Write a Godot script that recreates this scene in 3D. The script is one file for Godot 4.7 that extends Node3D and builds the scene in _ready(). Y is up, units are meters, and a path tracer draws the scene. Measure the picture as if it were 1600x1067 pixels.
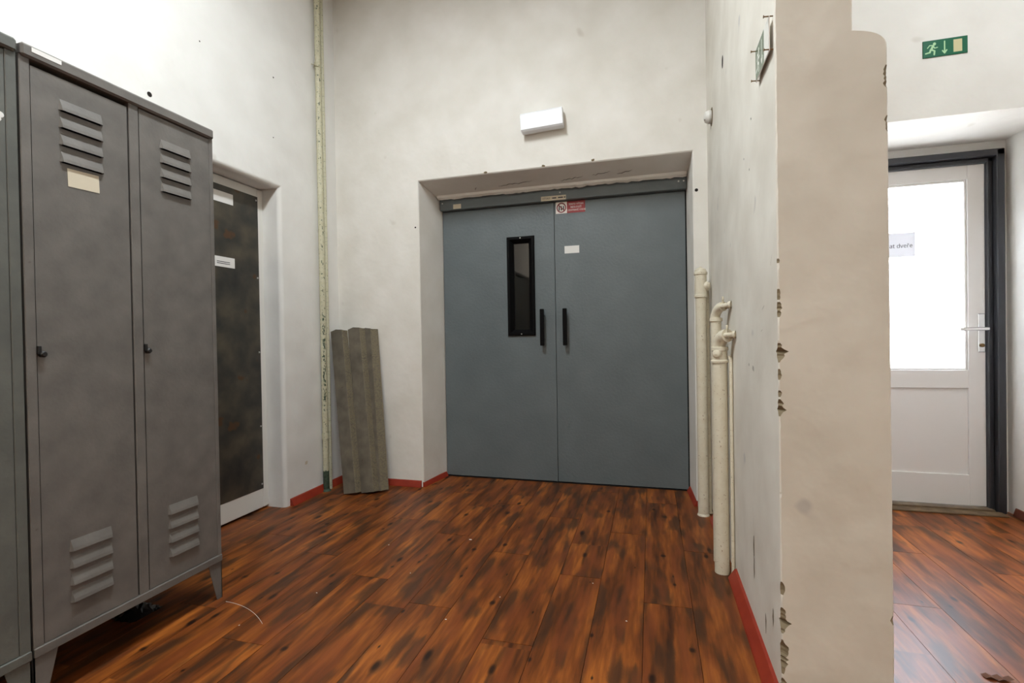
extends Node3D
# A basement corridor: grey lockers, double goods-lift doors, pipes, an end pillar and a glazed exit door.
# Metres; x right along the lift wall, -z towards it, camera above the origin.

const CEIL := 3.6
const LEFT := -2.22      # face of the left wall
const BACK := -3.19      # face of the lift wall
const RIGHT := 0.34      # face of the partition
const END := -1.523      # end face of the partition (the pillar)
const HALL := -3.0       # face of the exit wall
const EAST := 2.7
const REAR := 5.0

var M := {}
var rng := RandomNumberGenerator.new()

# ------------------------------------------------------------------ mesh helpers
func stool() -> SurfaceTool:
	var st := SurfaceTool.new()
	st.begin(Mesh.PRIMITIVE_TRIANGLES)
	return st

func vtx(st: SurfaceTool, p: Vector3, n: Vector3, uv := Vector2.ZERO) -> void:
	st.set_normal(n)
	st.set_uv(uv)
	st.add_vertex(p)

# one triangle facing roughly the way of `out`
func tri(st: SurfaceTool, a: Vector3, b: Vector3, c: Vector3, out: Vector3) -> void:
	var n := (b - a).cross(c - a)
	if n.length() < 1e-12:
		return
	n = n.normalized()
	if n.dot(out) < 0.0:
		n = -n
		vtx(st, a, n); vtx(st, b, n); vtx(st, c, n)
	else:
		vtx(st, a, n); vtx(st, c, n); vtx(st, b, n)

func quad(st: SurfaceTool, a: Vector3, b: Vector3, c: Vector3, d: Vector3, out: Vector3) -> void:
	tri(st, a, b, c, out)
	tri(st, a, c, d, out)

# box with chamfered edges
func box(st: SurfaceTool, c: Vector3, s: Vector3, b := 0.0, t := Transform3D.IDENTITY) -> void:
	var h := s * 0.5
	b = minf(b, minf(h.x, minf(h.y, h.z)) * 0.9)
	var P := func(sx: float, sy: float, sz: float, k: int) -> Vector3:
		var q := Vector3(sx * h.x, sy * h.y, sz * h.z)
		if k != 0: q.x -= sx * b
		if k != 1: q.y -= sy * b
		if k != 2: q.z -= sz * b
		return t * (c + q)
	var mid := t * c
	for k in 3:
		for s1 in [-1.0, 1.0]:
			var v: Array[Vector3] = []
			for q in [[-1.0, -1.0], [1.0, -1.0], [1.0, 1.0], [-1.0, 1.0]]:
				var e := [0.0, 0.0, 0.0]
				e[k] = s1; e[(k + 1) % 3] = q[0]; e[(k + 2) % 3] = q[1]
				v.append(P.call(e[0], e[1], e[2], k))
			quad(st, v[0], v[1], v[2], v[3], (v[0] + v[2]) * 0.5 - mid)
	if b <= 0.0:
		return
	for k in 3:
		var i := (k + 1) % 3
		var j := (k + 2) % 3
		for si in [-1.0, 1.0]:
			for sj in [-1.0, 1.0]:
				var lo := [0.0, 0.0, 0.0]
				lo[k] = -1.0; lo[i] = si; lo[j] = sj
				var hi := lo.duplicate()
				hi[k] = 1.0
				var a: Vector3 = P.call(lo[0], lo[1], lo[2], i)
				var b2: Vector3 = P.call(lo[0], lo[1], lo[2], j)
				var c2: Vector3 = P.call(hi[0], hi[1], hi[2], j)
				var d: Vector3 = P.call(hi[0], hi[1], hi[2], i)
				quad(st, a, b2, c2, d, (a + c2) * 0.5 - mid)
	for sx in [-1.0, 1.0]:
		for sy in [-1.0, 1.0]:
			for sz in [-1.0, 1.0]:
				var a: Vector3 = P.call(sx, sy, sz, 0)
				tri(st, a, P.call(sx, sy, sz, 1), P.call(sx, sy, sz, 2), a - mid)

func span(st: SurfaceTool, a: Vector3, b: Vector3, bevel := 0.0) -> void:
	box(st, (a + b) * 0.5, (b - a).abs(), bevel)

# extrude a polygon; place(u, v, t) gives the point
func prism(st: SurfaceTool, poly: PackedVector2Array, place: Callable, t0: float, t1: float) -> void:
	var idx := Geometry2D.triangulate_polygon(poly)
	var axis: Vector3 = place.call(poly[0].x, poly[0].y, t1) - place.call(poly[0].x, poly[0].y, t0)
	for i in range(0, idx.size(), 3):
		for e in [t0, t1]:
			tri(st, place.call(poly[idx[i]].x, poly[idx[i]].y, e), place.call(poly[idx[i + 1]].x, poly[idx[i + 1]].y, e), place.call(poly[idx[i + 2]].x, poly[idx[i + 2]].y, e), axis if e == t1 else -axis)
	var turn := -1.0 if Geometry2D.is_polygon_clockwise(poly) else 1.0
	var o: Vector3 = place.call(0.0, 0.0, 0.0)
	for i in poly.size():
		var p := poly[i]
		var q := poly[(i + 1) % poly.size()]
		var n2 := Vector2(q.y - p.y, p.x - q.x) * turn
		var out: Vector3 = place.call(n2.x, n2.y, 0.0) - o
		quad(st, place.call(p.x, p.y, t0), place.call(q.x, q.y, t0), place.call(q.x, q.y, t1), place.call(p.x, p.y, t1), out)

func frame_of(d: Vector3) -> Basis:
	var up := Vector3.UP if absf(d.y) < 0.9 else Vector3.RIGHT
	var x := up.cross(d).normalized()
	return Basis(x, d.cross(x).normalized(), d)

# round bar through points, with smooth sides and closed ends
func tube(st: SurfaceTool, pts: Array, r: float, sides := 18) -> void:
	var rings := []
	for i in pts.size():
		var d: Vector3
		if i == 0: d = pts[1] - pts[0]
		elif i == pts.size() - 1: d = pts[i] - pts[i - 1]
		else: d = (pts[i + 1] - pts[i]).normalized() + (pts[i] - pts[i - 1]).normalized()
		var f := frame_of(d.normalized())
		if i > 0:
			var px: Vector3 = rings[i - 1][0].x
			var x := (px - f.z * px.dot(f.z)).normalized()
			f = Basis(x, f.z.cross(x).normalized(), f.z)
		rings.append([f, pts[i]])
	for i in pts.size() - 1:
		for k in sides:
			var q := []
			for e in [[i, k], [i + 1, k], [i + 1, k + 1], [i, k + 1]]:
				var a: float = TAU * e[1] / sides
				var n: Vector3 = rings[e[0]][0] * Vector3(cos(a), sin(a), 0)
				q.append([rings[e[0]][1] + n * r, n])
			for e in [0, 1, 2, 0, 2, 3]:
				vtx(st, q[e][0], q[e][1])
	for e in [0, pts.size() - 1]:
		var f: Basis = rings[e][0]
		for k in sides:
			var a := TAU * k / sides
			var b := TAU * (k + 1) / sides
			tri(st, rings[e][1], rings[e][1] + f * Vector3(cos(a), sin(a), 0) * r, rings[e][1] + f * Vector3(cos(b), sin(b), 0) * r, f.z * (-1.0 if e == 0 else 1.0))

# turned shape: profile of (radius, height) along axis
func lathe(st: SurfaceTool, prof: Array, at: Vector3, axis: Vector3, sides := 20) -> void:
	var f := frame_of(axis.normalized())
	for i in prof.size() - 1:
		var p: Vector2 = prof[i]
		var q: Vector2 = prof[i + 1]
		var e := q - p
		var n2 := Vector2(e.y, -e.x).normalized()
		for k in sides:
			var v := []
			for w in [[p, k], [q, k], [q, k + 1], [p, k + 1]]:
				var a: float = TAU * w[1] / sides
				var d := Vector3(cos(a), sin(a), 0)
				v.append([at + f * (d * w[0].x + Vector3(0, 0, w[0].y)), f * (d * n2.x + Vector3(0, 0, n2.y))])
			for w in [0, 1, 2, 0, 2, 3]:
				vtx(st, v[w][0], v[w][1])

func obj(called: String, st: SurfaceTool, m: Material, parent: Node = self) -> MeshInstance3D:
	var o := MeshInstance3D.new()
	o.name = called
	o.mesh = st.commit()
	o.material_override = m
	parent.add_child(o, true)
	return o

func meta(o: Node, label: String, category := "", group := "", kind := "") -> Node:
	o.set_meta("label", label)
	if category: o.set_meta("category", category)
	if group: o.set_meta("group", group)
	if kind: o.set_meta("kind", kind)
	return o

func thing(called: String, label: String, category: String, at := Vector3.ZERO, group := "", kind := "") -> Node3D:
	var o := Node3D.new()
	o.name = called
	add_child(o, true)
	o.position = at
	meta(o, label, category, group, kind)
	return o

# ------------------------------------------------------------------ materials
func mat(called: String, c: Color, rough := 0.6, metal := 0.0) -> StandardMaterial3D:
	var m := StandardMaterial3D.new()
	m.resource_name = called
	m.albedo_color = c
	m.roughness = rough
	m.metallic = metal
	M[called] = m
	return m

func noise(sd: int, freq: float, octaves := 4, warp := 0.0) -> FastNoiseLite:
	var n := FastNoiseLite.new()
	n.seed = sd
	n.noise_type = FastNoiseLite.TYPE_SIMPLEX_SMOOTH
	n.frequency = freq
	n.fractal_octaves = octaves
	if warp > 0.0:
		n.domain_warp_enabled = true
		n.domain_warp_amplitude = warp
		n.domain_warp_frequency = freq * 0.7
	return n

func grey(n: FastNoiseLite, w: int, h: int, to_h := 0, seamless := false) -> PackedByteArray:
	var im := n.get_seamless_image(w, h) if seamless else n.get_image(w, h)
	im.convert(Image.FORMAT_L8)
	if to_h > 0:
		im.resize(w, to_h, Image.INTERPOLATE_CUBIC)
	return im.get_data()

func tex(w: int, h: int, data: PackedByteArray) -> ImageTexture:
	var im := Image.create_from_data(w, h, false, Image.FORMAT_RGB8, data)
	im.generate_mipmaps()
	return ImageTexture.create_from_image(im)

# a mottled colour: mix of base and second tone by noise, with rare specks of a third
func mottle(sd: int, size: int, freq: float, base: Color, second: Color, speck := Color.BLACK, speck_over := 2.0, speck_freq := 0.05, stretch := 1) -> ImageTexture:
	var a := grey(noise(sd, freq, 5), size, size / stretch, size if stretch > 1 else 0, stretch == 1)
	var b := grey(noise(sd + 7, speck_freq, 3), size, size, 0, true)
	var out := PackedByteArray()
	out.resize(size * size * 3)
	for i in size * size:
		var c := base.lerp(second, a[i] / 255.0)
		var s := b[i] / 255.0
		if s > speck_over:
			c = c.lerp(speck, clampf((s - speck_over) * 12.0, 0.0, 1.0))
		out[i * 3] = c.r8
		out[i * 3 + 1] = c.g8
		out[i * 3 + 2] = c.b8
	return tex(size, size, out)

func relief(sd: int, size: int, freq: float, octaves: int, strength: float) -> ImageTexture:
	var im := noise(sd, freq, octaves).get_seamless_image(size, size)
	im.convert(Image.FORMAT_RGBA8)
	im.bump_map_to_normal_map(strength)
	im.generate_mipmaps()
	return ImageTexture.create_from_image(im)

func world_mapped(m: StandardMaterial3D, t: Texture2D, per_metre: float, nm: Texture2D = null, depth := 1.0) -> StandardMaterial3D:
	m.albedo_color = Color.WHITE
	m.albedo_texture = t
	m.uv1_triplanar = true
	m.uv1_world_triplanar = true
	m.uv1_scale = Vector3.ONE * per_metre
	if nm:
		m.normal_enabled = true
		m.normal_texture = nm
		m.normal_scale = depth
	return m

# printed acacia boards: 6 boards wide (1.08 m) by 2.4 m long
func wood_texture() -> ImageTexture:
	var S := 1024
	var g1 := grey(noise(11, 0.010, 4, 30.0), S, 330, S)
	var g2 := grey(noise(23, 0.040, 3, 14.0), S, 230, S)
	var g3 := grey(noise(31, 0.009, 3, 30.0), S, 560, S)
	var g4 := grey(noise(47, 0.22, 2), S, 64, S)
	var g5 := grey(noise(53, 0.013, 3, 20.0), S, 300, S)
	var dark := Color8(60, 32, 16)
	var mid := Color8(119, 64, 27)
	var light := Color8(177, 103, 42)
	var smoke := Color8(58, 38, 26)
	var red := Color8(119, 61, 32)
	var out := PackedByteArray()
	out.resize(S * S * 3)
	for i in S * S:
		var v := (g1[i] * 0.62 + g2[i] * 0.31 + g4[i] * 0.07) / 255.0
		v = clampf((v - 0.5) * 1.45 + 0.53, 0.0, 1.0)
		var c := dark.lerp(mid, v * 2.0) if v < 0.5 else mid.lerp(light, v * 2.0 - 1.0)
		var s := g3[i] / 255.0
		c = c.lerp(smoke, clampf((s - 0.56) * 3.0, 0.0, 0.68))
		c = c.lerp(red, clampf((g5[i] / 255.0 - 0.5) * 2.4, 0.0, 0.55))
		out[i * 3] = c.r8
		out[i * 3 + 1] = c.g8
		out[i * 3 + 2] = c.b8
	# knots
	var r := RandomNumberGenerator.new()
	r.seed = 5
	for k in 46:
		var kx := r.randf() * S
		var ky := r.randf() * S
		var w := r.randf_range(3.0, 14.0)
		var l := w * r.randf_range(0.55, 1.3)
		var tail := r.randf_range(1.5, 3.5)
		for y in range(int(ky - l * tail * 1.3), int(ky + l * tail * 1.3)):
			for x in range(int(kx - w * 1.6), int(kx + w * 1.6)):
				var i := (posmod(y, S) * S + posmod(x, S)) * 3
				var d := Vector2((x - kx) / w, (y - ky) / l).length()
				var d2 := Vector2((x - kx) / (w * 0.7), (y - ky) / (l * tail)).length()
				var a := maxf(clampf(1.5 - d * 1.3, 0.0, 1.0) * 0.92, clampf(1.0 - d2, 0.0, 1.0) * 0.6)
				a *= 0.75 + 0.25 * g2[i / 3] / 255.0
				out[i] = int(lerpf(out[i], 22.0, a))
				out[i + 1] = int(lerpf(out[i + 1], 12.0, a))
				out[i + 2] = int(lerpf(out[i + 2], 9.0, a))
	return tex(S, S, out)

# the running figure, arrow and doorway of an escape-route sign
func escape_print(ground: Color, ink: Color, door: Color, open_side: bool) -> ImageTexture:
	var W := 420
	var H := 168
	var im := Image.create(W, H, false, Image.FORMAT_RGB8)
	im.fill(ground)
	var caps := [[.228, .33, .177, .575, .027], [.214, .30, .149, .285, .013], [.149, .285, .098, .43, .012], [.242, .40, .262, .48, .013], [.262, .48, .326, .45, .012],
		[.167, .57, .153, .71, .021], [.153, .71, .056, .755, .017], [.195, .565, .26, .65, .020], [.26, .65, .251, .865, .020],
		[.488, .145, .488, .82, .016], [.442, .70, .488, .85, .017], [.534, .69, .488, .85, .017]]
	for y in H:
		for x in W:
			var p := Vector2(float(x) / W, float(y) / W)
			var hit := p.distance_to(Vector2(.258, .22 * H / W)) < .036
			for c in caps:
				var a := Vector2(c[0], c[1] * H / W)
				var b := Vector2(c[2], c[3] * H / W)
				hit = hit or p.distance_to(Geometry2D.get_closest_point_to_segment(p, a, b)) < c[4]
			if hit: im.set_pixel(x, y, ink)
			var v := float(y) / H
			if p.x > .688 and p.x < .882 and v > .12 and v < .875: im.set_pixel(x, y, door)
			if open_side and p.x > .66: im.set_pixel(x, y, door)
	im.generate_mipmaps()
	return ImageTexture.create_from_image(im)

func ban_print() -> ImageTexture:
	var S := 128
	var im := Image.create(S, S, false, Image.FORMAT_RGB8)
	im.fill(Color8(236, 226, 218))
	var black := Color8(24, 20, 20)
	var red := Color8(120, 16, 20)
	for y in S:
		for x in S:
			var p := Vector2(x, y) / S - Vector2(.5, .5)
			for q in [-.19, 0.0, .19]:
				var d := p - Vector2(q, .04)
				if d.distance_to(Vector2(0, -.15)) < .05 or (absf(d.x) < .055 and d.y > -.10 and d.y < .2): im.set_pixel(x, y, black)
			var rr := p.length()
			if rr > .33 and rr < .43: im.set_pixel(x, y, red)
			if rr < .4 and absf(p.x - p.y) < .055: im.set_pixel(x, y, red)
	im.generate_mipmaps()
	return ImageTexture.create_from_image(im)

# a flat quad carrying a print; o bottom-left corner, along u and v
func print_face(st: SurfaceTool, o: Vector3, u: Vector3, v: Vector3) -> void:
	var n := u.cross(v).normalized()
	var P := [[o, Vector2(0, 1)], [o + u, Vector2(1, 1)], [o + u + v, Vector2(1, 0)], [o + v, Vector2(0, 0)]]
	for e in [0, 2, 1, 0, 3, 2]:
		vtx(st, P[e][0], n, P[e][1])

func lettering(s: String, height: float, m: Material, parent: Node, at: Vector3, basis := Basis.IDENTITY, called := "lettering") -> void:
	var t := TextMesh.new()
	var f := SystemFont.new()
	f.font_names = PackedStringArray(["Droid Sans"])
	t.font = f
	t.text = s
	t.font_size = 64
	t.pixel_size = height / 47.0
	t.depth = 0.0004
	t.curve_step = 2.0
	var o := MeshInstance3D.new()
	o.name = called
	o.mesh = t
	o.material_override = m
	o.transform = Transform3D(basis, at)
	parent.add_child(o, true)

func make_materials() -> void:
	var plaster_relief := relief(3, 512, 0.012, 5, 3.0)
	world_mapped(mat("plaster", Color.WHITE, 0.85), mottle(61, 512, 0.010, Color8(229, 227, 222), Color8(240, 239, 235), Color8(218, 214, 206), 0.93, 0.012), 0.5, plaster_relief, 0.35)
	M.plaster.vertex_color_use_as_albedo = true
	world_mapped(mat("cream_plaster", Color.WHITE, 0.85), mottle(67, 512, 0.010, Color8(225, 221, 212), Color8(238, 235, 229), Color8(212, 206, 196), 0.92, 0.012), 0.5, plaster_relief, 0.35)
	M.cream_plaster.vertex_color_use_as_albedo = true
	world_mapped(mat("partition_plaster", Color.WHITE, 0.85), mottle(71, 512, 0.008, Color8(217, 211, 199), Color8(236, 232, 222), Color8(204, 200, 193), 0.88, 0.014), 0.6, plaster_relief, 0.35)
	M.partition_plaster.vertex_color_use_as_albedo = true
	mat("crumbled", Color8(112, 98, 74), 0.95)
	mat("scuff", Color8(178, 173, 162), 0.9)
	mat("crack", Color8(66, 50, 38), 0.95)
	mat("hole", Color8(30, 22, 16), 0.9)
	mat("ceiling_paint", Color8(236, 234, 230), 0.9)
	var wood := mat("wood", Color.WHITE, 0.38)
	wood.metallic_specular = 0.32
	wood.albedo_texture = wood_texture()
	mat("subfloor", Color8(60, 40, 28), 0.9)
	world_mapped(mat("red_paint", Color.WHITE, 0.5), mottle(81, 256, 0.03, Color8(136, 40, 22), Color8(160, 54, 30)), 2.0)
	mat("dark_skirting", Color8(92, 44, 28), 0.6)
	var orange_peel := relief(9, 512, 0.09, 3, 2.0)
	world_mapped(mat("locker_grey", Color.WHITE, 0.47), mottle(91, 512, 0.012, Color8(98, 95, 91), Color8(118, 114, 109), Color8(84, 78, 70), 0.93, 0.03), 1.3, orange_peel, 0.12)
	world_mapped(mat("locker_green_grey", Color.WHITE, 0.47), mottle(93, 512, 0.012, Color8(88, 90, 86), Color8(104, 106, 100)), 1.3, orange_peel, 0.12)
	mat("black_metal", Color8(22, 22, 22), 0.45)
	world_mapped(mat("lift_paint", Color.WHITE, 0.42), mottle(97, 512, 0.006, Color8(97, 106, 109), Color8(106, 115, 118), Color8(95, 104, 107), 0.93, 0.012), 0.9, orange_peel, 0.2)
	mat("black_plastic", Color8(13, 13, 14), 0.5).metallic_specular = 0.2
	mat("gap_dark", Color8(12, 12, 12), 0.8)
	var pane := mat("dark_pane", Color(0.02, 0.025, 0.025, 0.35), 0.03)
	pane.transparency = BaseMaterial3D.TRANSPARENCY_ALPHA
	pane.metallic_specular = 0.8
	mat("shaft", Color8(50, 52, 54), 0.9)
	mat("screw", Color8(200, 200, 196), 0.3, 0.9)
	world_mapped(mat("bare_steel", Color.WHITE, 0.42, 0.35), mottle(103, 512, 0.009, Color8(50, 50, 49), Color8(100, 92, 76), Color8(88, 64, 44), 0.80, 0.012), 0.9)
	mat("white_gloss", Color8(226, 224, 218), 0.45)
	mat("paper", Color8(232, 230, 226), 0.8)
	mat("cream_paper", Color8(214, 204, 182), 0.8)
	mat("ink", Color8(70, 70, 72), 0.8)
	world_mapped(mat("old_pipe", Color.WHITE, 0.5), mottle(107, 512, 0.02, Color8(196, 192, 160), Color8(214, 210, 188), Color8(46, 66, 48), 0.76, 0.04), 2.2)
	world_mapped(mat("cream_pipe", Color.WHITE, 0.42), mottle(109, 512, 0.012, Color8(216, 206, 182), Color8(230, 224, 206), Color8(112, 74, 42), 0.82, 0.06), 2.2)
	world_mapped(mat("pipe_green", Color.WHITE, 0.6), mottle(113, 256, 0.05, Color8(40, 60, 46), Color8(90, 104, 84)), 4.0)
	mat("hemp", Color8(150, 122, 78), 0.9)
	world_mapped(mat("slab_grey", Color.WHITE, 0.9), mottle(127, 512, 0.012, Color8(88, 82, 72), Color8(122, 114, 99), Color8(76, 68, 55), 0.88, 0.03), 1.4, plaster_relief, 0.5)
	# the sloped edges carry ochre patches over the same grey
	world_mapped(mat("slab_ochre", Color.WHITE, 0.9), mottle(127, 512, 0.012, Color8(88, 82, 72), Color8(122, 114, 99), Color8(124, 115, 92), 0.42, 0.09), 1.4, plaster_relief, 0.5)
	var dif := mat("diffuser", Color8(236, 238, 242), 0.35)
	dif.clearcoat_enabled = true
	dif.clearcoat = 0.3
	mat("anthracite", Color8(44, 45, 50), 0.32)
	mat("door_white", Color8(228, 226, 224), 0.4)
	var g := mat("clear_pane", Color(0.95, 0.98, 0.97, 0.06), 0.02)
	g.transparency = BaseMaterial3D.TRANSPARENCY_ALPHA
	mat("chrome", Color8(205, 202, 200), 0.18, 1.0)
	mat("brass", Color8(130, 104, 70), 0.35, 0.8)
	world_mapped(mat("threshold_wood", Color.WHITE, 0.7), mottle(131, 256, 0.02, Color8(84, 66, 46), Color8(124, 102, 74)), 2.0)
	var back := mat("backlit_paper", Color8(236, 238, 242), 0.8)
	back.backlight_enabled = true
	back.backlight = Color(0.5, 0.5, 0.51)
	var tint := mat("glare_paled_letters", Color8(226, 190, 186), 0.6)  # red letters; their bleaching by the bright outdoors is put into this colour
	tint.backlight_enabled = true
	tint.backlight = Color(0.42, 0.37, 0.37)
	mat("sign_red", Color8(150, 14, 22), 0.4)
	mat("sign_white", Color8(238, 232, 226), 0.4)
	var e1 := mat("sign_escape", Color.WHITE, 0.35)
	e1.albedo_texture = escape_print(Color8(4, 96, 66), Color8(176, 216, 170), Color8(206, 198, 154), false)
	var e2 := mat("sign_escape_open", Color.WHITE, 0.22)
	e2.albedo_texture = escape_print(Color8(84, 112, 88), Color8(232, 234, 226), Color8(236, 236, 230), true)  # green greyed in the print to stand for gloss at a grazing view
	var bn := mat("sign_ban", Color.WHITE, 0.4)
	bn.albedo_texture = ban_print()
	mat("sign_green", Color8(4, 88, 60), 0.4)
	var glow := mat("tube_glow", Color8(245, 245, 240), 0.4)
	glow.emission_enabled = true
	glow.emission = Color(0.955, 0.985, 1.0)
	glow.emission_energy_multiplier = 2.0
	mat("concrete", Color8(178, 174, 166), 0.9)
	mat("bag", Color8(26, 26, 28), 0.25)
	mat("dry_leaf", Color8(98, 56, 24), 0.8)

# ------------------------------------------------------------------ light
func luminaire(at: Vector3, energy: float, label: String, tone := Color(0.955, 0.985, 1.0)) -> void:
	var t := thing("ceiling_lamp", label, "lamp", at, "fluorescent ceiling lamps")
	var st := stool()
	span(st, Vector3(-0.11, 0.02, -0.62), Vector3(0.11, 0.07, 0.62), 0.01)
	obj("housing", st, M.white_gloss, t)
	for s in [-1.0, 1.0]:
		st = stool()
		tube(st, [Vector3(s * 0.05, 0, -0.59), Vector3(s * 0.05, 0, 0.59)], 0.013, 12)
		obj("tube", st, M.tube_glow, t)
	var a := AreaLight3D.new()
	a.name = "lamp_light"
	a.area_size = Vector2(0.16, 1.18)
	a.light_energy = energy
	a.light_color = tone
	a.shadow_enabled = true
	a.area_range = 12.0
	a.area_attenuation = 2.0
	a.rotation_degrees = Vector3(-90, 0, 0)
	a.position = Vector3(0, -0.02, 0)
	t.add_child(a)

# ------------------------------------------------------------------ setting
func edge_bevel(y: float, chips: Array, n: FastNoiseLite) -> float:
	var b := 0.0035 + 0.0015 * n.get_noise_1d(y * 900.0)
	for c in chips:      # [low, high, depth]
		if y > c[0] and y < c[1]:
			var k := sin(PI * (y - c[0]) / (c[1] - c[0]))
			b = maxf(b, c[2] * pow(k, 0.6) * (0.35 + 1.1 * absf(n.get_noise_1d(y * 1300.0))))
	return b

func partition() -> void:
	var n := noise(201, 0.02, 3)
	var left := [[1.215, 1.262, 0.008], [1.08, 1.19, 0.014], [0.965, 1.022, 0.026], [0.915, 0.955, 0.011], [0.868, 0.892, 0.012], [0.818, 0.862, 0.020], [0.588, 0.606, 0.007],
		[0.30, 0.36, 0.014], [0.205, 0.29, 0.024], [0.09, 0.20, 0.028], [0.02, 0.085, 0.022], [1.75, 1.77, 0.005]]
	var right := [[1.685, 1.745, 0.02], [1.648, 1.668, 0.008], [1.622, 1.64, 0.008], [1.575, 1.618, 0.013], [1.40, 1.42, 0.006], [0.855, 0.885, 0.007], [0.80, 0.812, 0.006], [0.70, 0.71, 0.006], [0.62, 0.635, 0.007],
		[0.27, 0.30, 0.013], [0.155, 0.18, 0.008], [0.06, 0.09, 0.01]]
	var st := stool()
	var rows := []
	var y := 0.0
	while y < CEIL + 0.001:
		var bl := edge_bevel(y, left, n)
		var br := edge_bevel(y + 7.0, right.map(func(c): return [c[0] + 7.0, c[1] + 7.0, c[2]]), n)
		var x1 := 0.609 - 0.004 * clampf((y - 0.2) * 0.5, 0.0, 1.0)
		if y > 1.80:
			x1 = lerpf(x1, 0.527, 1.0 - sqrt(maxf(0.0, 1.0 - pow(clampf((y - 1.80) / 0.045, 0.0, 1.0), 2.0))))
		rows.append([y, bl, br, x1])
		y += 0.006
	for i in rows.size() - 1:
		var ring := []
		for e in [rows[i], rows[i + 1]]:
			var Y: float = minf(e[0], CEIL)
			var bl: float = e[1]
			var br: float = e[2]
			ring.append([Vector3(RIGHT, Y, -3.75), Vector3(RIGHT, Y, END - bl), Vector3(RIGHT + bl * 0.62, Y, END - bl * 0.45), Vector3(RIGHT + bl, Y, END),
				Vector3(e[3] - br, Y, END), Vector3(e[3] - br * 0.45, Y, END - br * 0.6), Vector3(e[3], Y, END - br), Vector3(e[3], Y, -3.75)])
		var outs := [Vector3.LEFT, Vector3(-1, 0, 1), Vector3(-1, 0, 1), Vector3.BACK, Vector3(1, 0, 1), Vector3(1, 0, 1), Vector3.RIGHT]
		for k in 7:
			var bev: float = 0.0
			if k == 1 or k == 2: bev = maxf(rows[i][1], rows[i + 1][1])
			if k == 4 or k == 5: bev = maxf(rows[i][2], rows[i + 1][2])
			st.set_color(Color(1, 1, 1) if bev < 0.0058 else Color(0.30, 0.25, 0.17))
			quad(st, ring[0][k], ring[0][k + 1], ring[1][k + 1], ring[1][k], outs[k])
	st.set_color(Color.WHITE)
	var w := obj("wall_right", st, M.partition_plaster)
	meta(w, "whitewashed partition ending in a chipped plaster pillar beside the pipes", "", "", "structure")
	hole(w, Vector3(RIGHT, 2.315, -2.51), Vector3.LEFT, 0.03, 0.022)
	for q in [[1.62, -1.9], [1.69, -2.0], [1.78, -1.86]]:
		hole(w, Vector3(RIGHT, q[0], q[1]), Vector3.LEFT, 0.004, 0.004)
	for q in [[1.245, -1.60, 0.018, 0.028], [1.122, -1.72, 0.028, 0.010], [1.052, -1.74, 0.02, 0.006]]:
		var sc := stool()
		var p := Vector3(RIGHT - 0.0005, q[0], q[1])
		quad(sc, p, p + Vector3(0, q[3], q[2]), p + Vector3(0, q[3] + 0.0025, q[2]), p + Vector3(0, 0.0012, -0.002), Vector3.LEFT)
		obj("scratch", sc, M.scuff, w)
	for q in [[0.925, -1.875, 0.022, 0.013], [0.935, -1.95, 0.010, 0.008]]:
		flake(w, Vector3(RIGHT - 0.0005, q[0], q[1]), Vector3.FORWARD, Vector3.UP, q[2], q[3], M.scuff, "stain")
	# bare plaster flakes low on the face
	for q in [[0.30, -1.90, 0.05, 0.010], [0.22, -1.90, 0.05, 0.009], [0.13, -1.72, 0.04, 0.008], [0.20, -1.62, 0.035, 0.008]]:
		flake(w, Vector3(RIGHT - 0.0006, q[0], q[1]), Vector3.FORWARD, Vector3.UP, q[3], q[2], M.crumbled, "bare_patch")

# irregular flat patch standing a hair proud
func flake(parent: Node, at: Vector3, u: Vector3, v: Vector3, w: float, h: float, m: Material, called := "bare_patch") -> void:
	var st := stool()
	var n := u.cross(v)
	var ring := []
	for k in 11:
		var a := TAU * k / 11.0
		var r := rng.randf_range(0.55, 1.0)
		ring.append(at + u * cos(a) * w * r + v * sin(a) * h * r)
	for k in 11:
		tri(st, at, ring[k], ring[(k + 1) % 11], n)
	obj(called, st, m, parent)

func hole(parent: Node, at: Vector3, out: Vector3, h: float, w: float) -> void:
	# drill hole: a shallow disc, the shade inside it painted as dark colour
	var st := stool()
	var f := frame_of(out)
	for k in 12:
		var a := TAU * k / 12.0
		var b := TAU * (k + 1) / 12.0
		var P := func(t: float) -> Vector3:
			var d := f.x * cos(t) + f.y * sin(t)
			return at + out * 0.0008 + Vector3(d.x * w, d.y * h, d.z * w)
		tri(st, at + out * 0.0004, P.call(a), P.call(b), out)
	obj("drill_hole", st, M.hole, parent)

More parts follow.
